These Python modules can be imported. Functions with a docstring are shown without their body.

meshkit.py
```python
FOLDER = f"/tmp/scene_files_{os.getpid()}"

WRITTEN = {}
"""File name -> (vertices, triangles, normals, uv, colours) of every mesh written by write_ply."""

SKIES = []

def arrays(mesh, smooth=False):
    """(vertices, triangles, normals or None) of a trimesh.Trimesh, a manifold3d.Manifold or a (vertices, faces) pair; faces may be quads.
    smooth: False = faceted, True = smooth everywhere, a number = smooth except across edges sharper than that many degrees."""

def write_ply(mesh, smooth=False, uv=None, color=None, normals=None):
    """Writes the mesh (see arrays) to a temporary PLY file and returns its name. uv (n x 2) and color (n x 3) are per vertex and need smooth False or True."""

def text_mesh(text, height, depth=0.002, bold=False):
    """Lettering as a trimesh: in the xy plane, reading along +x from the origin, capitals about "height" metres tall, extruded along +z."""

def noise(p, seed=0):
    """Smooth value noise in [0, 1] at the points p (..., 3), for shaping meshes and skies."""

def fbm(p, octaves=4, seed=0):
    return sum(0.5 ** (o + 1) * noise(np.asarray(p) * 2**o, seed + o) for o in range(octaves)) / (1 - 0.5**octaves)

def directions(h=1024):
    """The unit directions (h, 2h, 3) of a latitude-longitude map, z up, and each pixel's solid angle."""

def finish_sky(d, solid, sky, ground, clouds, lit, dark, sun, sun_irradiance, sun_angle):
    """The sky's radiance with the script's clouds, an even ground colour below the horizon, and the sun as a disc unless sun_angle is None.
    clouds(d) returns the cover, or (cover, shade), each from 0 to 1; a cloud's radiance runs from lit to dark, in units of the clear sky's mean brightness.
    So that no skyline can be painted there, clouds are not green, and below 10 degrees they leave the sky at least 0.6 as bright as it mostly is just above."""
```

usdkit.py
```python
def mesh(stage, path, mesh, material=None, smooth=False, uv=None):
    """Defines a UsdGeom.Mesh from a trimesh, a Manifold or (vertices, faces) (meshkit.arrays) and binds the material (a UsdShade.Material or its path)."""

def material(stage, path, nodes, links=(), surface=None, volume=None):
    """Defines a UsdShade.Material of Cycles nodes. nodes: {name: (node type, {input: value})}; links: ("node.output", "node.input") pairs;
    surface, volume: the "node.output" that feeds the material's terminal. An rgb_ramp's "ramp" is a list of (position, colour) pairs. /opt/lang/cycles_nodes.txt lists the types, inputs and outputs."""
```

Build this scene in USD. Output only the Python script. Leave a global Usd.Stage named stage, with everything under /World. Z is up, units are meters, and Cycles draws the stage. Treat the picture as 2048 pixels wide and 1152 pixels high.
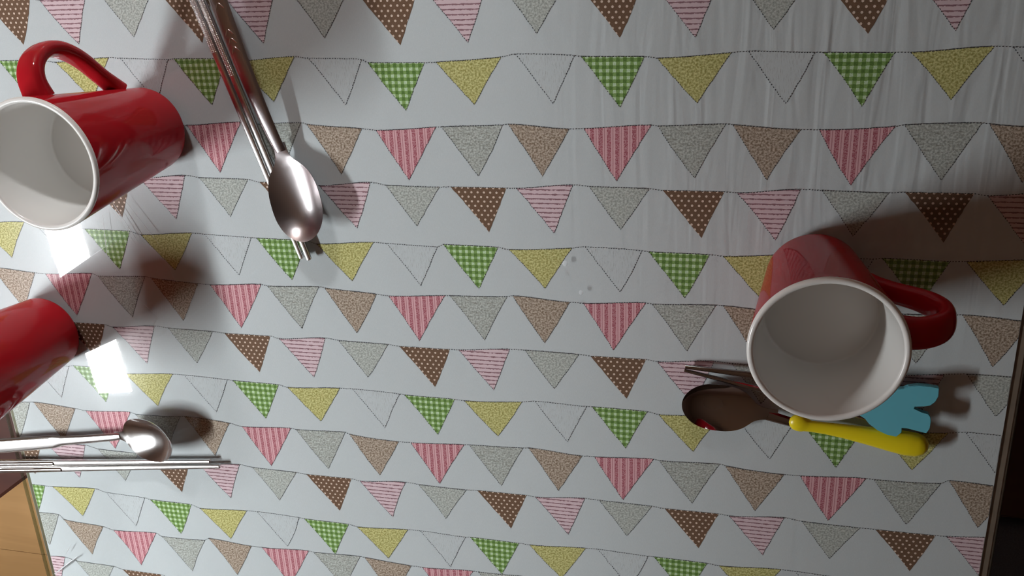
import math, random
import numpy as np
import trimesh, usdkit, meshkit
from scipy.interpolate import CubicSpline, PchipInterpolator
from shapely.geometry import Polygon, LineString, box as sbox
from pxr import Usd, UsdGeom, UsdLux, UsdShade, Gf, Sdf

random.seed(4)
rng = np.random.default_rng(4)
stage = Usd.Stage.CreateInMemory()
UsdGeom.SetStageUpAxis(stage, UsdGeom.Tokens.z)
UsdGeom.SetStageMetersPerUnit(stage, 1.0)
world = UsdGeom.Xform.Define(stage, '/World')
stage.SetDefaultPrim(world.GetPrim())

# ---------------------------------------------------------------- camera and light
# the cloth's print lies in z = 0; the camera is held 0.61 m above it, tilted towards the near left
CAM_H = 0.6065
R = np.array([[0.97195, 0.04558, -0.23071], [-0.03925, -0.93584, -0.35024], [-0.23187, 0.34948, -0.9078]])  # camera (x right, y down, z ahead) to world
cam = UsdGeom.Camera.Define(stage, '/World/camera')
M = Gf.Matrix4d(1.0)
M.SetRow(0, Gf.Vec4d(*R[:, 0].tolist(), 0))
M.SetRow(1, Gf.Vec4d(*(-R[:, 1]).tolist(), 0))
M.SetRow(2, Gf.Vec4d(*(-R[:, 2]).tolist(), 0))
M.SetRow(3, Gf.Vec4d(0, 0, CAM_H, 1))
cam.AddTransformOp().Set(M)
cam.CreateHorizontalApertureAttr(36.0)
cam.CreateVerticalApertureAttr(20.25)
cam.CreateFocalLengthAttr(36.0 * 1850 / 2048)
cam.CreateClippingRangeAttr(Gf.Vec2f(0.01, 50))
cam.CreateExposureAttr(0.0)

LAMP = dict(center=(-1.238, -0.604, 0.85), length=0.45, width=0.077, turn=6.6, strength=210.0, color=(0.93, 0.98, 1.0))
LAMP2 = dict(center=(-0.36, 2.9, 1.56), radius=0.22, drop=0.10, strength=215.0, color=(0.95, 0.98, 1.0))   # dome lamp in the next room, shining in through the doorway
WALL_TINT = (0.42, 0.31, 0.27)
CEIL_TINT = (0.48, 0.40, 0.36)

# ---------------------------------------------------------------- helpers
used = {}


def numbered(path):
    k = used.get(path)
    used[path] = 0 if k is None else k + 1
    return path if k is None else f'{path}_{k + 1:03d}'


def data(prim, label=None, cat=None, group=None, kind=None):
    for k, v in (('label', label), ('category', cat), ('group', group), ('kind', kind)):
        if v:
            prim.SetCustomDataByKey(k, v)
    return prim


def thing(name, label, cat, loc=(0, 0, 0), rotz=0.0, group=None, kind=None):
    x = UsdGeom.Xform.Define(stage, numbered('/World/' + name))
    x.AddTranslateOp().Set(Gf.Vec3d(*map(float, loc)))
    x.AddRotateZOp().Set(float(rotz))
    return data(x.GetPrim(), label, cat, group, kind)


def part(parent, name, mesh, mat, smooth=30, label=None, kind=None, loc=None):
    base = parent.GetPath().pathString if parent else '/World'
    m = usdkit.mesh(stage, numbered(f'{base}/{name}'), mesh, mat, smooth=smooth)
    if loc is not None:
        m.AddTranslateOp().Set(Gf.Vec3d(*map(float, loc)))
    data(m.GetPrim(), label=label, kind=kind)
    return m.GetPrim()


def dup(root, label, loc, rotz):
    was = root.GetCustomData()
    base = root.GetPath().pathString
    x = UsdGeom.Xform.Define(stage, numbered(base))
    x.AddTranslateOp().Set(Gf.Vec3d(*map(float, loc)))
    x.AddRotateZOp().Set(float(rotz))
    p = x.GetPrim()
    p.GetReferences().AddInternalReference(root.GetPath())
    p.SetInstanceable(True)
    return data(p, label, was.get('category'), was.get('group'))


def mat(name, nodes, links=(), surface='p.BSDF'):
    return usdkit.material(stage, '/World/Looks/' + name, nodes, links, surface=surface)


def bx(x0, x1, y0, y1, z0, z1):
    m = trimesh.creation.box((x1 - x0, y1 - y0, z1 - z0))
    m.apply_translation(((x0 + x1) / 2, (y0 + y1) / 2, (z0 + z1) / 2))
    return m


def bevel_box(x0, x1, y0, y1, z0, z1, r):
    """A box with rounded vertical corners and chamfered top and bottom edges."""
    p = sbox(x0 + r, y0 + r, x1 - r, y1 - r).buffer(r, quad_segs=4)
    rings, zs = [], [(-r * .5, z0), (0, z0 + r * .5), (0, z1 - r * .5), (-r * .5, z1)]
    for d, z in zs:
        q = np.array(p.buffer(0).exterior.coords)[:-1]
        c = np.array([(x0 + x1) / 2, (y0 + y1) / 2])
        s = 1 + d / (np.minimum(x1 - x0, y1 - y0) / 2)
        rings.append(np.column_stack([c + (q - c) * s, np.full(len(q), z)]))
    return loft(rings)


def loft(rings, caps=True):
    """Closed rings of the same number of points, joined to one solid."""
    n = len(rings[0])
    v = np.vstack(rings)
    f = []
    for k in range(len(rings) - 1):
        for i in range(n):
            a, b = k * n + i, k * n + (i + 1) % n
            f += [(a, b, b + n), (a, b + n, a + n)]
    if caps:
        for k, flip in ((0, True), (len(rings) - 1, False)):
            c = len(v)
            v = np.vstack([v, rings[k].mean(0)])
            for i in range(n):
                a, b = k * n + i, k * n + (i + 1) % n
                f.append((c, b, a) if flip else (c, a, b))
    m = trimesh.Trimesh(v, np.array(f), process=False)
    if m.volume < 0:
        m.invert()
    return m


def lathe(profile, n=96):
    m = trimesh.creation.revolve(np.array(profile, float), sections=n)
    if m.volume < 0:
        m.invert()
    return m


def tube(path, radii, n=14, flat=1.0, up=(0, 0, 1)):
    """A sweep along a path; radii across (and radii * flat along 'up')."""
    path = np.asarray(path, float)
    radii = np.broadcast_to(radii, len(path))
    t = np.gradient(path, axis=0)
    t /= np.linalg.norm(t, axis=1, keepdims=True)
    rings = []
    for p, d, r in zip(path, t, radii):
        s = np.cross(d, up)
        s /= np.linalg.norm(s)
        u = np.cross(s, d)
        a = np.linspace(0, 2 * np.pi, n, endpoint=False)
        rings.append(p + r * (np.cos(a)[:, None] * s + flat * np.sin(a)[:, None] * u))
    return loft(rings)


# ---------------------------------------------------------------- materials
TC = {'tc': ('texture_coordinate', {}), 'mm': ('vector_math', {'math_type': 'scale', 'scale': 1000.0})}
TCL = [('tc.object', 'mm.vector1')]
CLOTH = (0.59, 0.61, 0.635)


def plain(name, color, rough=0.5, **kw):
    return mat(name, {'p': ('principled_bsdf', {'base_color': color, 'roughness': rough, **kw})})


def weave(extra, links, surface='p.BSDF'):
    return extra, links


def speckle(name, lo, hi, size=0.55, rough=0.8, stretch=(1, 1, 1), contrast=(0.38, 0.62), detail=2.5, extra_dark=None):
    n = {**TC, 'mp': ('mapping', {'scale': tuple(s / size for s in stretch)}),
         'n': ('noise_texture', {'scale': 0.62, 'detail': detail, 'roughness': 0.6}),
         'r': ('rgb_ramp', {'ramp': [(0, lo), (contrast[0], lo), (contrast[1], hi), (1, hi)]}),
         'p': ('principled_bsdf', {'roughness': rough, 'specular_ior_level': 0.2})}
    l = TCL + [('mm.vector', 'mp.vector'), ('mp.vector', 'n.vector'), ('n.fac', 'r.fac')]
    if extra_dark:
        n['mp2'] = ('mapping', {'scale': (0.09, 0.9, 1)})
        n['n2'] = ('noise_texture', {'scale': 0.8, 'detail': 2.0})
        n['r2'] = ('rgb_ramp', {'ramp': [(0, (1, 1, 1)), (0.55, (1, 1, 1)), (0.68, extra_dark), (1, extra_dark)]})
        n['mx'] = ('mix_color', {'blend_type': 'multiply', 'fac': 1.0})
        l += [('mm.vector', 'mp2.vector'), ('mp2.vector', 'n2.vector'), ('n2.fac', 'r2.fac'), ('r.color', 'mx.a'), ('r2.color', 'mx.b'), ('mx.result', 'p.base_color')]
    else:
        l += [('r.color', 'p.base_color')]
    return mat(name, n, l)


def math_chain():
    n, l = {}, []

    def m(name, op, a, b=None, c=None):
        v = {'math_type': op}
        for k, x in (('value1', a), ('value2', b), ('value3', c)):
            if x is None:
                continue
            if isinstance(x, str):
                l.append((x, f'{name}.{k}'))
            else:
                v[k] = float(x)
        n[name] = ('math', v)
        return f'{name}.value'
    return n, l, m


def xyz_of(n, l):
    n.update(TC)
    n['s'] = ('separate_xyz', {})
    l += TCL + [('mm.vector', 's.vector')]


def polka():
    n, l, m = math_chain()
    xyz_of(n, l)
    A, B = 4.55, 6.55

    def grid(tag, ox, oy):
        x = m('x1' + tag, 'add', 's.x', ox)
        x = m('x2' + tag, 'divide', x, A)
        x = m('x3' + tag, 'fraction', m('x3b' + tag, 'add', x, 100.0))
        x = m('x4' + tag, 'multiply', m('x5' + tag, 'subtract', x, 0.5), A)
        y = m('y1' + tag, 'add', 's.y', oy)
        y = m('y2' + tag, 'divide', y, B)
        y = m('y3' + tag, 'fraction', m('y3b' + tag, 'add', y, 100.0))
        y = m('y4' + tag, 'multiply', m('y5' + tag, 'subtract', y, 0.5), B)
        d = m('d' + tag, 'sqrt', m('d2' + tag, 'add', m('xx' + tag, 'multiply', x, x), m('yy' + tag, 'multiply', y, y)))
        return d
    d = m('dm', 'minimum', grid('a', 0, 0.6), grid('b', A / 2, 0.6 + B / 2))
    f = m('f', 'less_than', d, 0.80)
    n['nz'] = ('noise_texture', {'scale': 1.4, 'detail': 2.0})
    n['r'] = ('rgb_ramp', {'ramp': [(0.3, (0.15, 0.08, 0.048)), (0.7, (0.20, 0.115, 0.075))]})
    n['mx'] = ('mix_color', {'b': (0.74, 0.57, 0.48)})
    n['p'] = ('principled_bsdf', {'roughness': 0.8, 'specular_ior_level': 0.2})
    l += [('mm.vector', 'nz.vector'), ('nz.fac', 'r.fac'), ('r.color', 'mx.a'), (f, 'mx.fac'), ('mx.result', 'p.base_color')]
    return mat('print_polka_dots', n, l)


def gingham():
    n, l, m = math_chain()
    xyz_of(n, l)
    n['nz'] = ('noise_texture', {'scale': 0.5, 'detail': 2.0})
    l += [('mm.vector', 'nz.vector')]
    wob = m('wob', 'multiply', m('wob0', 'subtract', 'nz.fac', 0.5), 0.9)
    P = 4.5

    def band(tag, src):
        t = m('t' + tag, 'add', src, wob)
        t = m('u' + tag, 'divide', t, P)
        t = m('v' + tag, 'fraction', m('vb' + tag, 'add', t, 100.0))
        return m('w' + tag, 'greater_than', t, 0.47)
    s = m('sum', 'divide', m('sm', 'add', band('x', 's.x'), band('y', 's.y')), 2.0)
    n['r'] = ('rgb_ramp', {'ramp': [(0.0, (0.60, 0.74, 0.52)), (0.2, (0.60, 0.74, 0.52)), (0.3, (0.25, 0.39, 0.13)), (0.7, (0.25, 0.39, 0.13)), (0.8, (0.12, 0.225, 0.052)), (1.0, (0.12, 0.225, 0.052))]})
    n['nz2'] = ('noise_texture', {'scale': 1.6, 'detail': 1.0})
    n['r2'] = ('rgb_ramp', {'ramp': [(0.3, (0.8, 0.8, 0.8)), (0.7, (1.15, 1.15, 1.1))]})
    n['mx'] = ('mix_color', {'blend_type': 'multiply', 'fac': 1.0})
    n['p'] = ('principled_bsdf', {'roughness': 0.8, 'specular_ior_level': 0.2})
    l += [(s, 'r.fac'), ('mm.vector', 'nz2.vector'), ('nz2.fac', 'r2.fac'), ('r.color', 'mx.a'), ('r2.color', 'mx.b'), ('mx.result', 'p.base_color')]
    return mat('print_gingham', n, l)


def pink_lines():
    n, l, m = math_chain()
    xyz_of(n, l)
    n['mp'] = ('mapping', {'scale': (0.8, 0.8, 1)})
    n['nz'] = ('noise_texture', {'scale': 1.0, 'detail': 3.0})
    n['nz2'] = ('noise_texture', {'scale': 0.28, 'detail': 2.0})
    l += [('mm.vector', 'mp.vector'), ('mp.vector', 'nz.vector'), ('mm.vector', 'nz2.vector')]
    y = m('y', 'add', 's.y', m('w', 'multiply', m('w0', 'subtract', 'nz.fac', 0.5), 0.9))
    t = m('t', 'fraction', m('tb', 'add', m('ta', 'divide', y, 3.25), 100.0))
    d = m('d', 'absolute', m('d0', 'subtract', t, 0.5))
    wd = m('wd', 'multiply_add', m('n1', 'add', 'nz2.fac', m('n2', 'multiply', 'nz.fac', 0.6)), 0.42, -0.20)
    f = m('f', 'less_than', d, wd)
    f = m('f2', 'multiply', f, 0.85)
    n['mx'] = ('mix_color', {'a': (0.72, 0.54, 0.585), 'b': (0.22, 0.085, 0.11)})
    n['p'] = ('principled_bsdf', {'roughness': 0.8, 'specular_ior_level': 0.2})
    l += [(f, 'mx.fac'), ('mx.result', 'p.base_color')]
    return mat('print_pink_lines', n, l)


def red_stripes():
    n, l, m = math_chain()
    xyz_of(n, l)
    n['nz'] = ('noise_texture', {'scale': 1.1, 'detail': 2.0})
    l += [('mm.vector', 'nz.vector')]
    x = m('x', 'add', 's.x', m('w', 'multiply', m('w0', 'subtract', 'nz.fac', 0.5), 0.5))
    t = m('t', 'fraction', m('tb', 'add', m('ta', 'divide', x, 5.6), 100.15))
    a = m('a', 'less_than', t, 0.50)
    b1 = m('b1', 'greater_than', t, 0.66)
    b2 = m('b2', 'less_than', t, 0.78)
    thin = m('b', 'multiply', m('b3', 'multiply', b1, b2), 0.55)
    n['nr'] = ('rgb_ramp', {'ramp': [(0.0, (0.35,) * 3), (0.40, (0.40,) * 3), (0.58, (1.0,) * 3), (1, (1.0,) * 3)]})
    l += [('nz.fac', 'nr.fac')]
    n['bw'] = ('rgb_to_bw', {})
    l += [('nr.color', 'bw.color')]
    f = m('f', 'maximum', m('am', 'multiply', a, 'bw.val'), thin)
    n['mx'] = ('mix_color', {'a': (0.76, 0.44, 0.475), 'b': (0.38, 0.085, 0.12)})
    n['p'] = ('principled_bsdf', {'roughness': 0.8, 'specular_ior_level': 0.2})
    l += [(f, 'mx.fac'), ('mx.result', 'p.base_color')]
    return mat('print_red_stripes', n, l)


def white_dashes():
    n = {**TC, 'mp': ('mapping', {'scale': (1.9, 0.22, 1)}),
         'n': ('noise_texture', {'scale': 1.0, 'detail': 4.0, 'roughness': 0.7}),
         'r': ('rgb_ramp', {'ramp': [(0, CLOTH), (0.52, CLOTH), (0.68, (0.42, 0.42, 0.43)), (1, (0.38, 0.38, 0.39))]}),
         'p': ('principled_bsdf', {'roughness': 0.8, 'specular_ior_level': 0.2})}
    l = TCL + [('mm.vector', 'mp.vector'), ('mp.vector', 'n.vector'), ('n.fac', 'r.fac'), ('r.color', 'p.base_color')]
    return mat('print_white_dashes', n, l)


def cloth_material():
    n, l, m = math_chain()
    xyz_of(n, l)
    # fine weave, faint slubs; long soft wrinkles across the far right of the cloth
    n['m1'] = ('mapping', {'scale': (0.9, 2.6, 1)})
    n['n1'] = ('noise_texture', {'scale': 1.0, 'detail': 3.0, 'roughness': 0.7})
    n['m1b'] = ('mapping', {'scale': (2.6, 0.5, 1)})
    n['n1b'] = ('noise_texture', {'scale': 0.9, 'detail': 2.0, 'roughness': 0.7})
    n['r1'] = ('rgb_ramp', {'ramp': [(0.25, tuple(c * 0.93 for c in CLOTH)), (0.75, tuple(c * 1.05 for c in CLOTH))]})
    n['m2'] = ('mapping', {'scale': (0.085, 0.0085, 1)})
    n['n2'] = ('noise_texture', {'scale': 1.0, 'detail': 1.6, 'roughness': 0.5, 'distortion': 0.8})
    l += [('mm.vector', 'm1.vector'), ('m1.vector', 'n1.vector'), ('mm.vector', 'm1b.vector'), ('m1b.vector', 'n1b.vector'),
          ('mm.vector', 'm2.vector'), ('m2.vector', 'n2.vector')]
    av = m('av', 'multiply', m('av0', 'add', 'n1.fac', 'n1b.fac'), 0.5)
    l += [(av, 'r1.fac'), ('r1.color', 'p.base_color')]
    n['kx'] = ('map_range', {'range_type': 'smoothstep', 'from_min': -190.0, 'from_max': 20.0, 'to_min': 0.05, 'to_max': 1.0})
    n['ky'] = ('map_range', {'range_type': 'smoothstep', 'from_min': -310.0, 'from_max': -110.0, 'to_min': 0.12, 'to_max': 1.0})
    l += [('s.x', 'kx.value'), ('s.y', 'ky.value')]
    k = m('k', 'multiply', m('kk', 'multiply', 'kx.result', 'ky.result'), 'n2.fac')
    h = m('h', 'multiply_add', k, 1.0, m('h0', 'multiply', av, 0.012))
    n['b'] = ('bump', {'strength': 0.9, 'distance': 0.0018})
    n['p'] = ('principled_bsdf', {'roughness': 0.85, 'specular_ior_level': 0.2})
    l += [(h, 'b.height'), ('b.normal', 'p.normal')]
    return mat('linen_cloth', n, l)


def wood(name, c0, c1, scale, rough=0.4, along='x', coat=0.0):
    sc = (0.12, 1.0, 1.0) if along == 'x' else (1.0, 0.12, 1.0)
    return mat(name, {'g': ('geometry', {}), 'oi': ('object_info', {}),
                      'ad': ('vector_math', {'math_type': 'add'}), 'sv': ('vector_math', {'math_type': 'scale', 'vector1': (7.3, 3.1, 1.7)}),
                      'mp': ('mapping', {'scale': tuple(s * scale for s in sc)}),
                      'n': ('noise_texture', {'scale': 1.0, 'detail': 5.0, 'roughness': 0.6, 'distortion': 0.8}),
                      'r': ('rgb_ramp', {'ramp': [(0.3, c0), (0.7, c1)]}),
                      'p': ('principled_bsdf', {'roughness': rough, 'coat_weight': coat})},
               [('oi.random', 'sv.scale'), ('g.position', 'ad.vector1'), ('sv.vector', 'ad.vector2'), ('ad.vector', 'mp.vector'), ('mp.vector', 'n.vector'), ('n.fac', 'r.fac'), ('r.color', 'p.base_color')])


def pane_material(name, tint, haze=0.0):
    """A clear sheet that lets the light straight through: Fresnel reflection on the faces, with a faint hazy lobe from fine scratches."""
    n = {'fr': ('fresnel', {'IOR': 1.5}), 'geo': ('geometry', {}),
         'inv': ('math', {'math_type': 'subtract', 'value1': 1.0}), 'f': ('math', {'math_type': 'multiply'}),
         't': ('transparent_bsdf', {'color': tint}), 'g': ('glossy_bsdf', {'color': (1, 1, 1), 'roughness': 0.015}),
         'g2': ('glossy_bsdf', {'color': (1, 1, 1), 'roughness': 0.17}), 'mg': ('mix_closure', {'fac': haze}), 'm': ('mix_closure', {})}
    l = [('geo.backfacing', 'inv.value2'), ('inv.value', 'f.value1'), ('fr.fac', 'f.value2'), ('f.value', 'm.fac'),
         ('g.BSDF', 'mg.closure1'), ('g2.BSDF', 'mg.closure2'), ('t.BSDF', 'm.closure1'), ('mg.closure', 'm.closure2')]
    return mat(name, n, l, surface='m.closure')


def steel(name, rough, bump=0.0, color=(0.72, 0.70, 0.69)):
    n = {'tc': ('texture_coordinate', {}), 'mp': ('mapping', {'scale': (300, 3000, 300)}),
         'n': ('noise_texture', {'scale': 1.0, 'detail': 2.0}), 'b': ('bump', {'strength': bump, 'distance': 0.0002}),
         'p': ('principled_bsdf', {'base_color': color, 'metallic': 1.0, 'roughness': rough})}
    return mat(name, n, [('tc.object', 'mp.vector'), ('mp.vector', 'n.vector'), ('n.fac', 'b.height'), ('b.normal', 'p.normal')])


M_ = {
    'cloth': cloth_material(),
    'stitch': plain('stitch_print', (0.035, 0.035, 0.045), 0.85),
    'b': polka(), 'n': gingham(), 'p': pink_lines(), 'r': red_stripes(), 'w': white_dashes(),
    'g': speckle('print_grey', (0.33, 0.335, 0.315), (0.60, 0.61, 0.585), 0.85),
    'G': speckle('print_grey_linen', (0.31, 0.31, 0.29), (0.59, 0.60, 0.575), 0.85, extra_dark=(0.76, 0.74, 0.71)),
    'y': speckle('print_yellow', (0.34, 0.30, 0.085), (0.72, 0.67, 0.32), 0.85),
    't': speckle('print_tan', (0.22, 0.15, 0.105), (0.60, 0.49, 0.41), 0.85),
    'pane': pane_material('clear_pane', (0.975, 0.985, 0.98), 0.09),
    'glass_edge': pane_material('polished_glass_edge', (0.66, 0.71, 0.62), 0.3),
    'scratch': plain('scratch_in_glass', (0.75, 0.77, 0.8), 0.3),
    'red': mat('red_glaze', {'p': ('principled_bsdf', {'base_color': (0.40, 0.011, 0.018), 'roughness': 0.5, 'specular_ior_level': 0.0, 'coat_weight': 0.55, 'coat_roughness': 0.05})}),
    'white': mat('white_glaze', {'p': ('principled_bsdf', {'base_color': (0.80, 0.785, 0.76), 'roughness': 0.35, 'coat_weight': 0.5, 'coat_roughness': 0.05})}),
    'steel': steel('brushed_steel', 0.26, 0.05),
    'steel_satin': steel('satin_steel', 0.29, 0.04, (0.47, 0.435, 0.44)),
    'steel_bright': steel('polished_steel', 0.15, 0.0, (0.82, 0.81, 0.81)),
    'steel_mirror': mat('mirror_steel', {'p': ('principled_bsdf', {'base_color': (0.33, 0.315, 0.315), 'metallic': 1.0, 'roughness': 0.06})}),
    'yellow': plain('yellow_plastic', (0.80, 0.64, 0.012), 0.3),
    'blue': plain('blue_rubber', (0.125, 0.46, 0.555), 0.75),
    'table_wood': wood('dark_table_wood', (0.17, 0.125, 0.095), (0.235, 0.175, 0.135), 40),
    'stool_wood': wood('dark_red_stool_wood', (0.035, 0.009, 0.006), (0.06, 0.017, 0.010), 30),
    'plank': wood('tan_floor_plank', (0.42, 0.235, 0.095), (0.52, 0.30, 0.13), 14, rough=0.45),
    'gap': plain('floor_gap', (0.12, 0.07, 0.04), 0.8),
    'navy': mat('navy_fabric', {'n': ('noise_texture', {'scale': 900.0}), 'tc': ('texture_coordinate', {}), 'r': ('rgb_ramp', {'ramp': [(0.3, (0.09, 0.11, 0.17)), (0.7, (0.13, 0.16, 0.23))]}), 'p': ('principled_bsdf', {'roughness': 0.9})},
                [('tc.object', 'n.vector'), ('n.fac', 'r.fac'), ('r.color', 'p.base_color')]),
    'wall': plain('wall_paint', WALL_TINT, 0.9),
    'ceil': plain('ceiling_paint', CEIL_TINT, 0.9),
    'lampbody': plain('lamp_housing', (0.7, 0.7, 0.7), 0.4),
    'light2': mat('dome_glow', {'e': ('emission', {'color': LAMP2['color'], 'strength': LAMP2['strength']})}, surface='e.emission'),
    'light': mat('lamp_diffuser', {'e': ('emission', {'color': LAMP['color'], 'strength': LAMP['strength']})}, surface='e.emission'),
}
M_['drop'] = mat('water', {'d': ('principled_bsdf', {'base_color': (0.85, 0.88, 0.9), 'roughness': 0.15}), 't': ('transparent_bsdf', {'color': (0.97, 0.98, 0.99)}), 'm': ('mix_closure', {'fac': 0.3})},
    [('t.BSDF', 'm.closure1'), ('d.BSDF', 'm.closure2')], surface='m.closure')

# ---------------------------------------------------------------- the room
FZ, CZ = -0.72, 1.56
RX0, RX1, RY0, RY1 = -3.0, 2.2, -2.9, 3.60
DY, DX0, DX1, DZ1 = 0.75, -1.15, -0.165, 1.30       # partition behind the table and its doorway
floor = thing('floor', None, None, (0, 0, 0), kind='structure')
part(floor, 'subfloor', bx(RX0, RX1, RY0, RY1, FZ - 0.05, FZ - 0.006), M_['gap'], smooth=False)
W_PL, L_PL = 0.194, 1.3
k = 0
y = RY0
while y < RY1 - 0.01:
    x = RX0 - (k * 0.43) % L_PL
    while x < RX1:
        a, b = max(x, RX0), min(x + L_PL, RX1)
        if b - a > 0.05:
            part(floor, 'plank', bx(a + 0.0006, b - 0.0006, y + 0.0006, min(y + W_PL, RY1) - 0.0006, FZ - 0.006, FZ + 0.0004 * rng.random()), M_['plank'], smooth=False)
        x += L_PL
    y += W_PL
    k += 1
part(None, 'wall_left', bx(RX0 - 0.1, RX0, RY0, RY1, FZ, CZ), M_['wall'], smooth=False, kind='structure')
part(None, 'wall_right', bx(RX1, RX1 + 0.1, RY0, RY1, FZ, CZ), M_['wall'], smooth=False, kind='structure')
part(None, 'wall_front', bx(RX0 - 0.1, RX1 + 0.1, RY0 - 0.1, RY0, FZ, CZ), M_['wall'], smooth=False, kind='structure')
part(None, 'wall_far', bx(RX0 - 0.1, RX1 + 0.1, RY1, RY1 + 0.1, FZ, CZ), M_['wall'], smooth=False, kind='structure')
part(None, 'wall_back', trimesh.util.concatenate([bx(RX0, DX0, DY, DY + 0.1, FZ, CZ), bx(DX1, RX1, DY, DY + 0.1, FZ, CZ), bx(DX0, DX1, DY, DY + 0.1, DZ1, CZ)]), M_['wall'], smooth=False, kind='structure')
for a, b, c, d in ((DX0 - 0.05, DX0, FZ, DZ1), (DX1, DX1 + 0.05, FZ, DZ1), (DX0 - 0.05, DX1 + 0.05, DZ1, DZ1 + 0.05)):
    part(None, 'trim', bx(a, b, DY - 0.012, DY, c, d), M_['stool_wood'], smooth=False, kind='structure')
part(None, 'ceiling', bx(RX0 - 0.1, RX1 + 0.1, RY0 - 0.1, RY1 + 0.1, CZ, CZ + 0.1), M_['ceil'], smooth=False, kind='structure')

lx, ly, lz = LAMP['center']
lamp = thing('pendant_lamp', 'slim white bar lamp hanging to the left of the table, mirrored in the glass', 'lamp', (lx, ly, lz), LAMP['turn'])
hw, hl = LAMP['width'] / 2, LAMP['length'] / 2
part(lamp, 'housing', bevel_box(-hw - 0.008, hw + 0.008, -hl - 0.012, hl + 0.012, 0.005, 0.045, 0.006), M_['lampbody'])
part(lamp, 'diffuser', bx(-hw, hw, -hl, hl, 0.0, 0.0048), M_['light'], smooth=False)
for sg in (-1, 1):
    part(lamp, 'cord', tube([(0, sg * hl * .8, 0.044), (0, sg * hl * .8, .4), (0, sg * hl * .8, CZ - lz)], .0022, n=8, up=(1, 0, 0)), M_['lampbody'])

c2x, c2y, c2z = LAMP2['center']
dl = thing('dome_lamp', 'round glowing dome lamp on the ceiling of the next room', 'lamp', (c2x, c2y, c2z), 0)
rr, dd = LAMP2['radius'], LAMP2['drop']
part(dl, 'base_plate', lathe([(0, -.02), (rr * .9, -.02), (rr * .9, -.0005), (0, -.0005)], 48), M_['lampbody'])
part(dl, 'shade', lathe([(0, -dd)] + [(rr * math.sin(a), -.021 - (dd - .021) * math.cos(a)) for a in np.linspace(.1, math.pi / 2, 9)] + [(0, -.021)], 48), M_['light2'], smooth=50)

# ---------------------------------------------------------------- table, cloth and glass
TX0, TX1, TY0, TY1 = -0.6225, 0.1875, -0.95, 0.28       # glass and table edges
CX0, CX1, CY0, CY1 = -0.6168, 0.1815, -0.944, 0.274     # cloth edges
GZ0, GZ1 = 0.0006, 0.0040                               # the glass; its top carries everything
table = thing('dining_table', 'dark brown wooden dining table under the flag-printed cloth', 'table', (0, 0, 0))
part(table, 'tabletop', bevel_box(TX0 - 0.001, TX1 + 0.001, TY0 - 0.001, TY1 + 0.001, -0.028, -0.0014, 0.004), M_['table_wood'])
for ax in (TX0 + 0.05, TX1 - 0.11):
    for ay in (TY0 + 0.05, TY1 - 0.11):
        part(table, 'leg', bevel_box(ax, ax + 0.06, ay, ay + 0.06, FZ + 0.0005, -0.028, 0.006), M_['table_wood'])
for (a, b, c, d) in ((TX0 + 0.11, TX1 - 0.11, TY0 + 0.07, TY0 + 0.09), (TX0 + 0.11, TX1 - 0.11, TY1 - 0.09, TY1 - 0.07), (TX0 + 0.07, TX0 + 0.09, TY0 + 0.11, TY1 - 0.11), (TX1 - 0.09, TX1 - 0.07, TY0 + 0.11, TY1 - 0.11)):
    part(table, 'apron', bevel_box(a, b, c, d, -0.11, -0.028, 0.003), M_['table_wood'])

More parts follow.
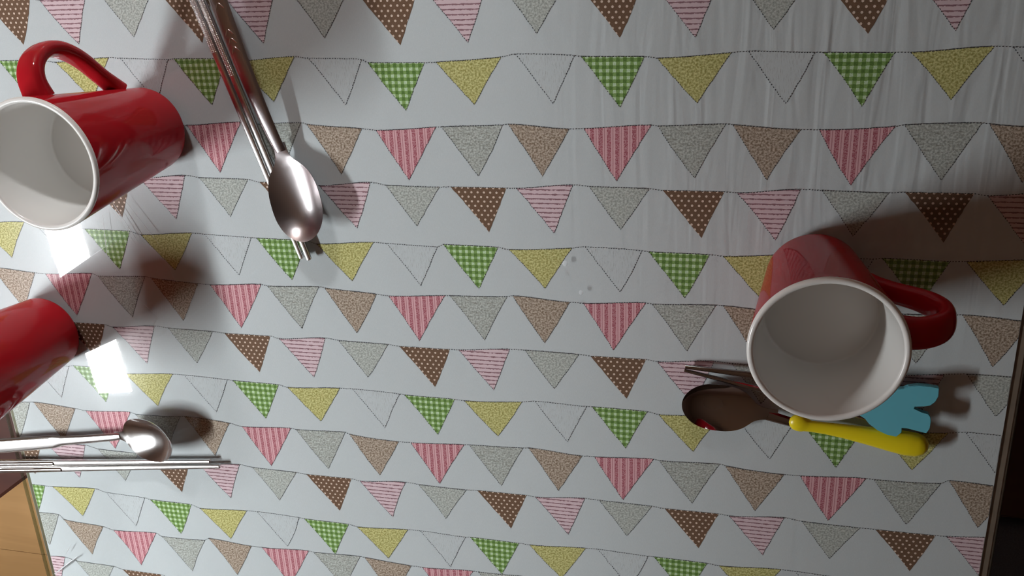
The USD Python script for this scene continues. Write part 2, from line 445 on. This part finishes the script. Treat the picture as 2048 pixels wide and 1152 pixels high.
cloth = thing('tablecloth', 'pale grey linen tablecloth printed with rows of bunting flags, lying under clear glass', 'tablecloth', (0, 0, 0))
part(cloth, 'linen', bx(CX0, CX1, CY0, CY1, -0.0013, -0.0001), M_['cloth'], smooth=False)

# print: rows of flags on dotted strings; the print is stretched a little unevenly, as on the real cloth
O, AX, AY = np.array([-0.52241, -0.05983]), np.array([0.14879, 0.0]), np.array([0.00043, -0.04218])
ROWS = [('B', -8.15, .30), ('C', -7.04, -.03), ('A', -6.15, 0.0), ('B', -5.1, 0.0), ('C', -3.98, -.02), ('A', -3.09, .367), ('B', -2.04, .30), ('C', -0.93, -.03),
        ('A', 0, 0), ('B', 1.0374, -.0022), ('C', 2.2261, -.0203), ('A', 3.1165, .3667), ('B', 4.1598, .2937), ('C', 5.1859, -.0408),
        ('A', 6.0933, .0234), ('B', 7.0937, .0138), ('C', 8.1575, .0009), ('A', 9.0222, -.6131), ('B', 10.0934, -.6765), ('C', 11.0, 0),
        ('A', 11.98, .03), ('B', 13.03, .02), ('C', 14.1, 0.0), ('A', 14.95, .38), ('B', 16.0, .31), ('C', 17.1, 0.0),
        ('A', 17.9, .03), ('B', 18.95, .02), ('C', 20.05, 0.0)]
ROWNAME = {k + 8: f'{"ABC"[k % 3]}{k // 3}' for k in range(12)}
TYPES = {'A': 'bpg', 'B': 'nyw', 'C': 'rGt'}
OFF = {'b': (0, 0), 'n': (0, 0), 'r': (0, 0), 'p': (.318, .0011), 'g': (.6339, -.0927), 'y': (.3352, -.0697), 'w': (.7005, -.041), 'G': (.3496, -.0723), 't': (.6582, -.0696)}
CORN = {'b': ((-.0263, .0324), (.0138, .0324)), 'p': ((-.0259, .0316), (.0137, .0348)), 'g': ((-.0213, .0299), (.0190, .0292)),
        'n': ((-.0251, .0328), (.0157, .0322)), 'y': ((-.0255, .0284), (.0200, .0312)), 'w': ((-.0242, .0323), (.0149, .0310)),
        'r': ((-.0217, .0354), (.0228, .0379)), 'G': ((-.0246, .0343), (.0188, .0358)), 't': ((-.0227, .0358), (.0190, .0329))}
NAME = {'b': 'polka_dot_flag', 'p': 'pink_lined_flag', 'g': 'grey_flag', 'n': 'gingham_flag', 'y': 'yellow_flag', 'w': 'white_flag', 'r': 'red_striped_flag', 'G': 'grey_linen_flag', 't': 'tan_flag'}
STRETCH = '''A0b0 -2 23 A0b1 3 12 A0b2 2 -24 A0b3 -5 0 A0b4 -2 -2 A0p0 4 20 A0p1 5 5 A0p2 3 -14 A0p3 -4 -5 A0p4 9 6 A0g0 4 23 A0g1 2 -5 A0g2 1 -4 A0g3 -5 -6 B0n1 3 15 B0n2 5 -27 B0n3 -5 -4 B0n4 1 2
B0y1 1 7 B0y2 -1 -15 B0y3 -8 -6 B0y4 5 11 B0w1 6 -5 B0w2 -3 4 B0w3 -4 3 C0r1 8 11 C0r2 6 -18 C0r3 -4 3 C0r4 0 3 C0G2 1 -10 C0G3 -9 3 C0G4 7 17 C0t1 3 -11 C0t2 -3 -4 C0t3 -10 0 A1p0 5 13 A1p1 7 -12
A1p2 -5 -1 A1p3 -7 -1 A1g0 3 7 A1g1 5 -21 A1g2 -10 0 A1g3 7 5 A1b2 -3 -10 A1b3 -11 -3 A1b4 8 18 B1n0 -10 18 B1n1 7 -6 B1n2 4 -3 B1n3 -8 -1 B1y-1 -28 46 B1y0 -4 2 B1y1 3 -20 B1y2 -3 -8 B1y4 16 25
B1w0 5 -3 B1w1 4 -22 B1w2 -9 5 C1r0 -17 24 C1r1 3 0 C1r2 5 -18 C1r3 -8 2 C1G0 -6 8 C1G1 10 -6 C1G2 -2 -11 C1G3 -9 1 C1t0 0 1 C1t1 10 -12 C1t2 -4 -1 C1t4 21 19 A2b1 7 1 A2b2 2 -16 A2b3 -12 4
A2p0 -8 4 A2p1 7 -8 A2p2 -3 -6 A2g0 -5 2 A2g1 0 -13 A2g2 -5 4 A2g4 23 32 B2n0 -5 26 B2n1 11 -1 B2n2 6 -12 B2n3 -6 9 B2n4 0 -2 B2y0 1 3 B2y1 4 -10 B2y2 -3 -9 B2y3 -10 0 B2y4 4 1 B2w0 7 3 B2w1 11 -7
B2w2 -2 7 B2w3 -10 4 C2r1 9 -2 C2r2 4 -12 C2r3 -11 7 C2r4 -3 0 C2G1 11 -4 C2G2 -2 -5 C2G3 -11 3 C2G4 5 2 C2t0 -1 16 C2t1 4 -17 C2t2 -4 1 C2t3 -13 -6 C2t4 12 34 A3b1 9 4 A3b2 8 -10 A3b3 1 -1 A3b4 -9 4
A3b5 11 3 A3p0 -5 41 A3p1 11 -3 A3p2 9 -14 A3p3 -6 1 A3p4 -9 4 A3g0 1 22 A3g1 7 -9 A3g2 2 -14 A3g3 -13 6 A3g4 -2 -3 B3n1 10 13 B3n2 8 -8 B3n3 -4 -7 B3y0 -5 50 B3y1 7 -6 B3y2 -4 -15 B3w0 3 24
B3w1 7 -2 B3w2 0 -11 C3G-1 4 58 C3G0 8 -35 C3t-1 -2 10 C3r0 -1 -11'''.split()
KNOWN = {STRETCH[i]: np.array([float(STRETCH[i + 1]), float(STRETCH[i + 2])]) * 1e-4 for i in range(0, len(STRETCH), 3)}


def lattice(row, t, i):
    q = OFF[t]
    return O + AX * (i + row[2] + q[0]) + AY * (row[1] + q[1])


BYNAME = {v: k for k, v in ROWNAME.items()}
KP = np.array([lattice(ROWS[BYNAME[k[:2]]], k[2], int(k[3:])) for k in KNOWN])
KV = np.array(list(KNOWN.values()))


def stretched(p, key):
    if key in KNOWN:
        return p + KNOWN[key]
    d = np.linalg.norm(KP - p, axis=1)
    w = 1 / (d ** 2 + 0.01 ** 2) ** 1.5
    fade = 1 / (1 + (d.min() / 0.12) ** 2)
    return p + fade * (w[:, None] * KV).sum(0) / w.sum()


CLIP = sbox(CX0 + 0.0004, CY0 + 0.0004, CX1 - 0.0004, CY1 - 0.0004)


def dash_mesh(pts, dash, gap, width, z, origin=(0, 0)):
    """Short flat dashes along a line: printed running stitches."""
    pts = np.asarray(pts)
    seg = np.r_[0, np.cumsum(np.linalg.norm(np.diff(pts, axis=0), axis=1))]
    v, f, s = [], [], 0.0
    while s < seg[-1] - dash * .3:
        e = min(s + dash * rng.uniform(.75, 1.2), seg[-1])
        a = np.array([np.interp(s, seg, pts[:, j]) for j in (0, 1)])
        b = np.array([np.interp(e, seg, pts[:, j]) for j in (0, 1)])
        d = b - a
        nrm = np.array([-d[1], d[0]]) / (np.linalg.norm(d) + 1e-9)
        jit = nrm * rng.normal(0, width * .15)
        w = width * rng.uniform(.8, 1.15) / 2
        if CX0 < a[0] < CX1 and CX0 < b[0] < CX1 and CY0 < a[1] < CY1:
            k = len(v)
            for q in (a - nrm * w + jit, b - nrm * w + jit, b + nrm * w + jit, a + nrm * w + jit):
                v.append((q[0] - origin[0], q[1] - origin[1], z))
            f += [(k, k + 1, k + 2), (k, k + 2, k + 3)]
        s = e + gap * rng.uniform(.8, 1.2)
    return (np.array(v), np.array(f)) if v else None


count = 0
for ri, row in enumerate(ROWS):
    name = ROWNAME.get(ri, 'X%d' % ri)
    flags = []
    for i in range(-4, 9):
        for t in TYPES[row[0]]:
            tip = stretched(lattice(row, t, i), f'{name}{t}{i}')
            if CX0 - 0.05 < tip[0] < CX1 + 0.05:
                flags.append((t, tip, tip + CORN[t][0], tip + CORN[t][1]))
    flags.sort(key=lambda q: q[1][0])
    pts = np.array([c for q in flags for c in q[2:]])
    keep = np.r_[True, np.diff(pts[:, 0]) > 0.002]
    curve = PchipInterpolator(*pts[keep].T)
    xs = np.arange(pts[0, 0], pts[-1, 0], 0.002)
    sd = dash_mesh(np.column_stack([xs, curve(xs)]), 0.0009, 0.0009, 0.00050, 0.00016)
    if sd is not None:
        part(cloth, 'stitched_string', sd, M_['stitch'], smooth=False)
    for t, tip, tl, tr in flags:
        xs = np.linspace(tl[0], tr[0], 9)
        top = np.column_stack([xs, curve(xs)])

        def edge(a, b, n=14):
            s = np.linspace(0, 1, n)[:, None]
            e = a + (b - a) * s
            nn = np.array([-(b - a)[1], (b - a)[0]]) / np.linalg.norm(b - a)
            return e + nn * (np.sin(np.pi * s[:, :1]) * rng.normal(0, .0004) + rng.normal(0, .00012, (n, 1)) * (s > 0) * (s < 1))
        right, left = edge(top[-1], tip), edge(tip, top[0])
        poly = Polygon(np.vstack([top, right[1:], left[1:-1]])).buffer(0)
        vis = poly.intersection(CLIP)
        if vis.is_empty or vis.area < 2e-6:
            continue
        if vis.geom_type != 'Polygon':
            vis = max(vis.geoms, key=lambda g: g.area)
        me = trimesh.creation.extrude_polygon(vis, 0.0001, engine='earcut')
        me.apply_translation((-tip[0], -tip[1], -0.0001))
        fp = part(cloth, NAME[t], me, M_[t], smooth=False, loc=(tip[0], tip[1], 0.0001))
        count += 1
        if t != 'b':
            rim = np.vstack([top, right[1:], left[1:]]) if t != 'w' else np.vstack([right, left[1:]])
            sd = dash_mesh(rim, 0.0009, 0.0009 if t != 'n' else 0.0012, 0.00046 if t != 'w' else 0.00052, 0.00008, origin=tip)
            if sd is not None:
                part(fp, 'stitched_outline', sd, M_['stitch'], smooth=False)

glass = thing('glass_sheet', 'clear glass sheet covering the whole printed tablecloth and mirroring the lamp', 'glass table cover', (0, 0, 0))
part(glass, 'pane', bx(TX0 + 0.0006, TX1 - 0.0006, TY0 + 0.0006, TY1 - 0.0006, GZ0, GZ1), M_['pane'], smooth=False)
ring = sbox(TX0, TY0, TX1, TY1).difference(sbox(TX0 + 0.0007, TY0 + 0.0007, TX1 - 0.0007, TY1 - 0.0007))
em = trimesh.creation.extrude_polygon(ring, GZ1 - GZ0, engine='earcut')
em.apply_translation((0, 0, GZ0))
part(glass, 'polished_edge', em, M_['glass_edge'], smooth=False, label='greenish polished edge of the glass')


def scratch(pts, w):
    pts = np.asarray(pts, float)
    n = 12
    s = np.linspace(0, 1, n)
    c = pts[0] + (pts[1] - pts[0]) * s[:, None]
    d = (pts[1] - pts[0]) / np.linalg.norm(pts[1] - pts[0])
    nn = np.array([-d[1], d[0]])
    rings = []
    for q, u in zip(c, s):
        ww = w * (0.25 + math.sin(math.pi * min(max(u, .02), .98)) ** .6) * rng.uniform(.7, 1.1)
        rings.append(np.array([[*(q - nn * ww), GZ1], [*q, GZ1 + 0.00008], [*(q + nn * ww), GZ1], [*q, GZ1 - 0.00005]]))
    return loft(rings)


for a, b, w in (((-0.6135, -0.5455), (-0.5823, -0.5213), .0006), ((-0.596, -0.5215), (-0.586, -0.5085), .0002),
                ((-0.4696, -0.177), (-0.4523, -0.211), .00022), ((-0.4725, -0.178), (-0.4560, -0.211), .00018), ((-0.4590, -0.1740), (-0.4350, -0.2100), .00016),
                ((-0.4808, -0.1874), (-0.4846, -0.2247), .00022), ((-0.4640, -0.256), (-0.4480, -0.272), .00014)):
    part(glass, 'scratch', scratch((a, b), w), M_['scratch'], smooth=True, label='fine pale scratch')

# ---------------------------------------------------------------- mugs
HM, RM, RB = 0.1213, 0.0427, 0.0301      # height, rim and base radius


def mug_r(z):
    return RB + (RM - RB) * np.clip(z / HM, 0, 1)


def make_mug(label, loc, rotz):
    t = thing('mug', label, 'mug', loc, rotz, 'red mugs')
    fl, th, lip = 0.0060, 0.0036, 0.0022
    prof = [(0, 0.0008), (RB - fl - .003, 0.0008), (RB - fl - .002, 0)]
    for a in np.linspace(0, np.pi / 2, 8):
        prof.append((mug_r(fl) - fl + fl * math.sin(a), fl - fl * math.cos(a)))
    zz = np.linspace(fl, HM - lip, 16)[1:]
    prof += [(mug_r(z), z) for z in zz]
    zb = HM - lip
    prof += [(mug_r(zb) - th * .5, zb + .0002), (mug_r(zb - .01) - th * .5, zb - .01), (mug_r(.012) - th * .5, .012), (0, .009)]
    part(t, 'body', lathe(prof), M_['red'], smooth=45)
    zf = 0.0655          # the white inside reads as a level floor at this height
    li = [(0, zf), (mug_r(zf) - th - .0016, zf)]
    for a in np.linspace(0, np.pi / 2, 7)[1:]:
        li.append((mug_r(zf) - th - .0016 + .0016 * math.sin(a), zf + .0016 - .0016 * math.cos(a)))
    li += [(mug_r(z) - th, z) for z in np.linspace(zf + .004, zb - .001, 14)]
    for a in np.linspace(0, np.pi, 11)[1:-1]:
        li.append((mug_r(zb) - th / 2 - .5 * (th + .0004) * math.cos(a), zb + lip * math.sin(a)))
    li += [(mug_r(zb) + .0001, zb), (mug_r(zb) - th * .45, zb + .0003), (mug_r(zb - .012) - th * .45, zb - .012), (mug_r(zf) - th * .55, zf - .0015), (0, zf - .0025)]
    part(t, 'white_lining', lathe(li), M_['white'], smooth=50, label='white glazed inside and rim')
    # handle: an ear that leaves the wall below the rim and runs back in a long slant to the lower body
    S = CAM_H
    ctrl = np.array([(.0645, .1672), (.0710, .1680), (.082, .1688), (.0975, .1620), (.1085, .1440), (.1105, .1270), (.1015, .0985), (.0875, .0790), (.0730, .0640), (.0605, .0500), (.0530, .0435)]) * S
    ctrl[:, 1] -= GZ1
    tt = np.r_[0, np.cumsum(np.linalg.norm(np.diff(ctrl, axis=0), axis=1))]
    cs = CubicSpline(tt, ctrl)
    u = np.linspace(0, tt[-1], 44)
    c2 = cs(u)
    path = np.column_stack([c2[:, 0], 0 * u, c2[:, 1]])
    e = u / u[-1]
    half_w = PchipInterpolator([0, .08, .25, .5, .8, .93, 1], [.0104, .0094, .0088, .0081, .0068, .0070, .0084])(e)
    half_t = PchipInterpolator([0, .08, .25, .5, .8, .93, 1], [.0064, .0058, .0054, .0050, .0047, .0053, .0062])(e)
    tn = np.gradient(path, axis=0)
    tn /= np.linalg.norm(tn, axis=1, keepdims=True)
    rings = []
    ang = np.linspace(0, 2 * np.pi, 20, endpoint=False)
    for p, d, w, h in zip(path, tn, half_w, half_t):
        s = np.array([0, 1.0, 0])
        nn = np.cross(s, d)
        ca, sa = np.cos(ang), np.sin(ang)
        sx, sy = np.sign(ca) * np.abs(ca) ** .8, np.sign(sa) * np.abs(sa) ** .8
        rings.append(p + w * sx[:, None] * s + h * sy[:, None] * nn)
    part(t, 'handle', loft(rings), M_['red'], smooth=50)
    return t


S = CAM_H
mug1 = make_mug('red mug with its handle raised towards the cutlery at the upper left of the glass', (-.6998 * S, -.1963 * S, GZ1), 101)
dup(mug1, 'red mug cut off by the left edge, showing only its red outside wall', (-.9147 * S, -.4780 * S, GZ1), 205)
dup(mug1, 'red mug at the right, standing beside the blue and yellow child cutlery', (.0858 * S, -.3531 * S, GZ1), 5)

# ---------------------------------------------------------------- cutlery


def frame(N, T):
    """Origin N, x axis towards T, z up as far as it can be."""
    N, T = np.asarray(N, float), np.asarray(T, float)
    x = (T - N) / np.linalg.norm(T - N)
    y = np.cross((0, 0, 1), x)
    y /= np.linalg.norm(y)
    z = np.cross(x, y)
    A = np.eye(4)
    A[:3, 0], A[:3, 1], A[:3, 2], A[:3, 3] = x, y, z, N
    return A


def spoon_bowl(L, Wd, depth, neck_w, th=0.0011, back=0.22, drop=0.0):
    """The bowl with its neck: rim in z = 0, the neck from x = -back * L, the tip at x = L, hollow upwards."""
    k = neck_w / Wd
    oq = [-.6, -.25, -.10, 0, .07, .16, .28, .40, .52, .64, .76, .86, .93, .975, .995, 1.0]
    ow = [k * .94, k * .94, k * 1.06, k * 1.55, .58, .79, .93, .99, 1.0, .975, .88, .72, .53, .32, .14, .02]
    wf = PchipInterpolator(oq, ow)
    df = PchipInterpolator([-.6, -.12, .02, .15, .32, .5, .65, .80, .92, 1.0], [-.07, -.04, .10, .37, .70, .94, 1.0, .84, .45, .0])
    s = np.concatenate([np.linspace(-back, 0, 9)[:-1], (1 - np.cos(np.linspace(0, np.pi, 40))) / 2])
    v = np.linspace(-1, 1, 25)
    rings = []
    for q in s:
        w, d = Wd / 2 * float(wf(q)), depth * float(df(q))
        z = -d * (1 - np.abs(v) ** 2.2) + drop * min(q, 0) * L
        t = np.full_like(v, th) * np.sqrt(np.maximum(1 - v ** 10, .2))
        rings.append(np.vstack([np.column_stack([np.full_like(v, q * L), v * w, z]), np.column_stack([np.full_like(v, q * L), v * w, z - t])[::-1]]))
    return loft(rings)


def handle_strip(xs, ws, zs, ts, crown=0.0006, n=9, ys=None):
    rings = []
    v = np.linspace(-1, 1, n)
    ys = np.zeros(len(xs)) if ys is None else ys
    for x, w, z, t, y in zip(xs, ws, zs, ts, ys):
        up = z + t / 2 + crown * (1 - v ** 2)
        dn = np.full_like(v, z - t / 2)
        edge = (1 - np.abs(v) ** 6)
        rings.append(np.vstack([np.column_stack([np.full_like(v, x), y + v * w / 2, z + (up - z) * np.maximum(edge, .15)]),
                                np.column_stack([np.full_like(v, x), y + v[::-1] * w / 2, z + (dn - z) * np.maximum(edge[::-1], .15)])]))
    return loft(rings)


def place(mesh, A, loc):
    m = mesh.copy()
    m.apply_transform(A)
    m.apply_translation(-np.asarray(loc))
    return m


# --- spoon and chopsticks at the top
N, T = np.array([-.31632, -.14078, .0105]), np.array([-.3004, -.19729, .0210])
L1 = np.linalg.norm(T - N)
loc = (N[0], N[1], GZ1)
sp1 = thing('spoon', 'satin steel spoon lying on the two chopsticks beside the upper left mug', 'spoon', loc, 0, 'steel spoons')
A = frame(N, T)
bowl = spoon_bowl(L1, .0405, .0092, .0100)
part(sp1, 'bowl', place(bowl, A, loc), M_['steel_satin'], smooth=40)
flat = frame(N, N + np.array([T[0] - N[0], T[1] - N[1], 0]))
xs = np.array([-.007, -.010, -.016, -.03, -.05, -.075, -.10, -.125, -.148, -.160, -.165])
ws = np.array([.0078, .0086, .0090, .0100, .0112, .0124, .0132, .0138, .0140, .0130, .0060])
zs = np.array([-.0010, -.0005, .0006, .0024, .0040, .0050, .0047, .0035, .0012, -.0002, -.0008])
ts = np.full(len(xs), .0022)
part(sp1, 'handle', place(handle_strip(xs, ws, zs, ts), flat, loc), M_['steel_satin'], smooth=40)
orn = []
for q in (-.082, -.088, -.094, -.112, -.118):
    for sgn in (-1, 1):
        o = trimesh.creation.icosphere(subdivisions=2, radius=.001)
        o.apply_scale((2.6, .45, .35))
        o.apply_transform(trimesh.transformations.rotation_matrix(sgn * .6, (0, 0, 1)))
        o.apply_translation((q, sgn * .0018, np.interp(q, xs[::-1], zs[::-1]) + .0017))
        orn.append(o)
part(sp1, 'embossed_ornament', place(trimesh.util.concatenate(orn), flat, loc), M_['steel_bright'], smooth=True)


def chopstick(tip, back, length, w0, w1, h0, h1, label, z=None, beads=False, block=None):
    """A metal chopstick lying on the glass: tip and a point farther up it (x, y)."""
    tip, back = np.array(tip), np.array(back)
    u = (back - tip) / np.linalg.norm(back - tip)
    s = np.linspace(0, 1, 14)
    a = np.linspace(0, 2 * np.pi, 16, endpoint=False)
    nn = np.array([-u[1], u[0]])
    end = tip + u * length
    rings = []
    base = GZ1 if z is None else z
    for q in s:
        w, h = w1 + (w0 - w1) * q, h1 + (h0 - h1) * q
        if block and q * length > block:
            w *= 1.12
        if q == 0 or q == 1:
            for sh in ((.55, .9) if q == 0 else (.9, .55)):
                pass
        c = tip + u * (q * length)
        ca, sa = np.cos(a), np.sin(a)
        sx, sy = np.sign(ca) * np.abs(ca) ** .6, np.sign(sa) * np.abs(sa) ** .6
        rings.append(np.column_stack([c[0] + nn[0] * sx * w / 2 - tip[0], c[1] + nn[1] * sx * w / 2 - tip[1], base - GZ1 + h / 2 + sy * h / 2]))
    e0 = rings[0].mean(0) + (rings[0] - rings[0].mean(0)) * .7 - np.array([*u * .0006, 0])
    e1 = rings[-1].mean(0) + (rings[-1] - rings[-1].mean(0)) * .7 + np.array([*u * .0006, 0])
    t = thing('chopstick', label, 'chopstick', (tip[0], tip[1], GZ1), 0, 'steel chopsticks')
    part(t, 'stick', loft([e0] + rings + [e1]), M_['steel'], smooth=40)
    if beads:
        bs = []
        for off in (-.30, .0, .30):
            for q in np.arange(beads, length - .004, .00125):
                f = q / length
                o = trimesh.creation.icosphere(subdivisions=1, radius=.00058)
                c = u * q + nn * off * (w1 + (w0 - w1) * f)
                o.apply_translation((c[0], c[1], base - GZ1 + (h1 + (h0 - h1) * f) * (1.0 if off == 0 else .985)))
                bs.append(o)
        part(t, 'beaded_grip', trimesh.util.concatenate(bs), M_['steel_bright'], smooth=True)
    if block:
        b = handle_strip(np.array([block, block + .002, length - .012, length - .008]), np.array([w0 * .5, w0 * .62, w0 * .62, w0 * .5]), np.full(4, base - GZ1 + h0 * .98), np.full(4, .0006))
        Am = np.eye(4)
        Am[:2, 0], Am[:2, 1] = u, nn
        b.apply_transform(Am)
        part(t, 'raised_grip_panel', b, M_['steel_bright'], smooth=40)
    return t


chopstick((-.3140, -.2153), (-.3714, -.0293), .232, .0060, .0038, .0042, .0036, 'steel chopstick under the spoon bowl at the top, the one nearer the mug', beads=.158)
chopstick((-.3080, -.2163), (-.3649, -.0294), .232, .0060, .0038, .0042, .0036, 'steel chopstick under the spoon bowl at the top, the one farther from the mug', beads=.142)

# --- spoon and chopsticks at the lower left
N, T = np.array([-.49798, -.3826, .0105]), np.array([-.4424, -.3755, .0265])
loc = (N[0], N[1], GZ1)
sp4 = thing('spoon', 'bright steel spoon at the lower left whose handle reaches over the table edge', 'spoon', loc, 0, 'steel spoons')
A = frame(N, T)
part(sp4, 'bowl', place(spoon_bowl(np.linalg.norm(T - N), .0400, .0088, .0074), A, loc), M_['steel_bright'], smooth=40)
flat = frame(N, N + np.array([.1354, .0242, 0]))
xs = np.array([-.006, -.009, -.015, -.03, -.05, -.068, -.074, -.078, -.09, -.11, -.13, -.15, -.158, -.160])
ws = np.array([.0060, .0070, .0072, .0076, .0082, .0092, .0112, .0124, .0130, .0137, .0142, .0145, .0130, .0080])
zs = np.interp(xs, [-.16, -.06, -.02, -.006], [-.0045, -.0025, -.0014, -.0020])
part(sp4, 'handle', place(handle_strip(xs, ws, zs, np.full(len(xs), .0024), crown=.0004), flat, loc), M_['steel'], smooth=40)
xs2 = np.array([-.079, -.082, -.12, -.150, -.153])
b = [handle_strip(xs2, np.array([.001, .0013, .0013, .0013, .001]), np.interp(xs2, [-.16, -.06], [-.0045, -.0015]) + .0014, np.full(5, .0007), ys=np.interp(xs2, [-.153, -.079], [sg * .0058, sg * .0050])) for sg in (-1, 1)]
part(sp4, 'raised_border', place(trimesh.util.concatenate(b), flat, loc), M_['steel_bright'], smooth=40)
chopstick((-.4226, -.4018), (-.6424, -.4256), .236, .0064, .0036, .0046, .0036, 'steel chopstick at the lower left, beside the spoon', block=.158)
chopstick((-.4141, -.4056), (-.6444, -.4325), .236, .0064, .0036, .0046, .0036, 'steel chopstick at the lower left, the outer one away from the spoon', block=.160)

# --- child's spoon with a yellow handle
N, T = np.array([.0200, -.3155, .0090]), np.array([-.0305, -.3112, .0112])
loc = (N[0], N[1], GZ1)
sp3 = thing('child_spoon', 'small steel spoon with a plump yellow plastic handle below the right mug', 'spoon', loc, 0)
part(sp3, 'bowl', place(spoon_bowl(np.linalg.norm(T - N), .0365, .0068, .0092, back=.30), frame(N, T), loc), M_['steel_mirror'], smooth=40, label='small polished steel bowl')
hd = np.array([.0475, -.3215])
d3 = hd - N[:2]
n3 = np.linalg.norm(d3)
fl3 = frame((N[0], N[1], N[2]), (hd[0], hd[1], N[2]))
xs = np.array([.009, .012, .016, n3 - .002, n3 + .004])
part(sp3, 'neck', place(handle_strip(xs, np.array([.0080, .0080, .0076, .0070, .0064]), np.array([-.0012, -.0010, -.0006, .0, .0002]), np.full(5, .002)), fl3, loc), M_['steel_mirror'], smooth=40)
k0, k1, e1 = np.array([.04915, -.32031]), np.array([.05701, -.32251]), np.array([.12648, -.32972])
ctr = np.array([[.0432, -.3190], [.0445, -.3193], [.0468, -.3198], [.0495, -.3204], [.0522, -.3211], [.0545, -.3217], [.0580, -.3224], [.0680, -.3231], [.0800, -.3243], [.0950, -.3262], [.1100, -.3284], [.1200, -.3298], [.1270, -.3304], [.1310, -.3304], [.1335, -.3303], [.1348, -.3302]])
rad = np.array([.0014, .0040, .0058, .0063, .0060, .0049, .0042, .0045, .0053, .0067, .0082, .0090, .0087, .0072, .0047, .0014])
pth = np.column_stack([ctr - N[:2], np.full(len(ctr), .0059)])
part(sp3, 'grip', tube(pth, rad, n=24, flat=.62), M_['yellow'], smooth=60, label='yellow plastic grip with a round collar')

# --- child's joined chopsticks with a blue rubber top
loc = (.0127, -.2858, GZ1)
tc = thing('training_chopsticks', 'pair of child chopsticks joined by a flat light blue rubber top', 'chopsticks', loc)


def prong(a, b, w0, w1, h0, h1, z0, z1):
    a, b = np.array(a), np.array(b)
    u = (b - a) / np.linalg.norm(b - a)
    nn = np.array([-u[1], u[0]])
    rings = []
    ang = np.linspace(0, 2 * np.pi, 14, endpoint=False)
    for q in np.linspace(0, 1, 10):
        c = a + (b - a) * q
        w, h, z = w0 + (w1 - w0) * q, h0 + (h1 - h0) * q, z0 + (z1 - z0) * q
        ca, sa = np.cos(ang), np.sin(ang)
        rings.append(np.column_stack([c[0] + nn[0] * ca * w / 2 - loc[0], c[1] + nn[1] * ca * w / 2 - loc[1], z + h / 2 + sa * h / 2]))
    return loft(rings)


part(tc, 'prong', prong((-.0292, -.2852), (.100, -.2893), .0030, .0080, .0025, .0050, .0002, .0080), M_['steel_mirror'], smooth=50)
part(tc, 'prong', prong((-.0298, -.2880), (.098, -.3098), .0024, .0070, .0025, .0046, .0002, .0080), M_['steel_mirror'], smooth=50)
BL = [(.078, -.2930), (.084, -.2870), (.095, -.2858), (.1060, -.2868), (.1135, -.2856), (.1163, -.2839), (.1221, -.2826), (.1281, -.2827), (.1347, -.2836), (.1351, -.2896), (.1335, -.294), (.1308, -.2968), (.1274, -.2978), (.1214, -.2985), (.1213, -.2998), (.126, -.3019), (.1303, -.303), (.1318, -.305), (.1326, -.3086), (.1324, -.3138), (.1307, -.3176), (.1258, -.3166), (.1183, -.315), (.1152, -.315), (.1153, -.3183), (.1123, -.3219), (.1066, -.321), (.1002, -.3182), (.0948, -.3142), (.0914, -.3101), (.083, -.3050), (.078, -.2985)]
bp = Polygon(BL).buffer(-.0006).buffer(.0006)
zb = [(-.0005, .0086), (0, .0091), (0, .0121), (-.0004, .0125)]
mid = trimesh.creation.extrude_polygon(bp.buffer(-.0003), .0040, engine='earcut')
mid.apply_translation((-loc[0], -loc[1], .0086))
band = trimesh.creation.extrude_polygon(bp, .0032, engine='earcut')
band.apply_translation((-loc[0], -loc[1], .0090))
part(tc, 'blue_top', trimesh.util.concatenate([mid, band]), M_['blue'], smooth=False, label='flat light blue rubber top')

# ---------------------------------------------------------------- drops on the glass
for (x, y, r, lab) in ((-.1031, -.2334, .0016, 'tiny water drop in the middle of the glass, the lower of two'), (-.1141, -.2122, .0019, 'tiny water drop beside a yellow printed flag, the upper of two')):
    o = trimesh.creation.icosphere(subdivisions=3, radius=r)
    o.vertices[:, 2] = np.maximum(o.vertices[:, 2], 0) * .38
    o.apply_scale((1, 1.15, 1))
    m = usdkit.mesh(stage, numbered('/World/water_drop'), o, M_['drop'], smooth=60)
    m.AddTranslateOp().Set(Gf.Vec3d(x, y, GZ1))
    data(m.GetPrim(), lab, 'water drop', 'water drops on the glass')

# ---------------------------------------------------------------- seats below the table edges
st = thing('stool', 'dark reddish brown wooden stool beyond the left table edge', 'stool', (-1.0145, -.4785, FZ), 35.4, 'dark wooden stools')
part(st, 'seat', bevel_box(-.20, .20, -.20, .20, .42, .45, .008), M_['stool_wood'])
for sx in (-1, 1):
    for sy in (-1, 1):
        part(st, 'leg', loft([np.array([(sx * (.165 + .02 * (1 - q)) + dx * .018, sy * (.165 + .02 * (1 - q)) + dy * .018, .002 + q * .418) for dx, dy in ((-1, -1), (1, -1), (1, 1), (-1, 1))]) for q in (0, .5, 1)]), M_['stool_wood'], smooth=30)
for sx in (-1, 1):
    part(st, 'rung', bx(sx * .172 - .009, sx * .172 + .009, -.165, .165, .16, .185), M_['stool_wood'], smooth=30)

dup(st, 'dark brown wooden stool beyond the right table edge, next to the navy seat', (.42, -.362, FZ), 0)

nv = thing('cushioned_stool', 'stool with a dark navy fabric seat beyond the right table edge', 'stool', (.45, -.77, FZ), 0)
part(nv, 'seat_cushion', bevel_box(-.20, .20, -.20, .20, .40, .45, .016), M_['navy'], smooth=50)
part(nv, 'seat_board', bevel_box(-.19, .19, -.19, .19, .375, .40, .006), M_['stool_wood'])
for sx in (-1, 1):
    for sy in (-1, 1):
        part(nv, 'leg', bevel_box(sx * .165 - .017, sx * .165 + .017, sy * .165 - .017, sy * .165 + .017, .001, .375, .004), M_['stool_wood'])
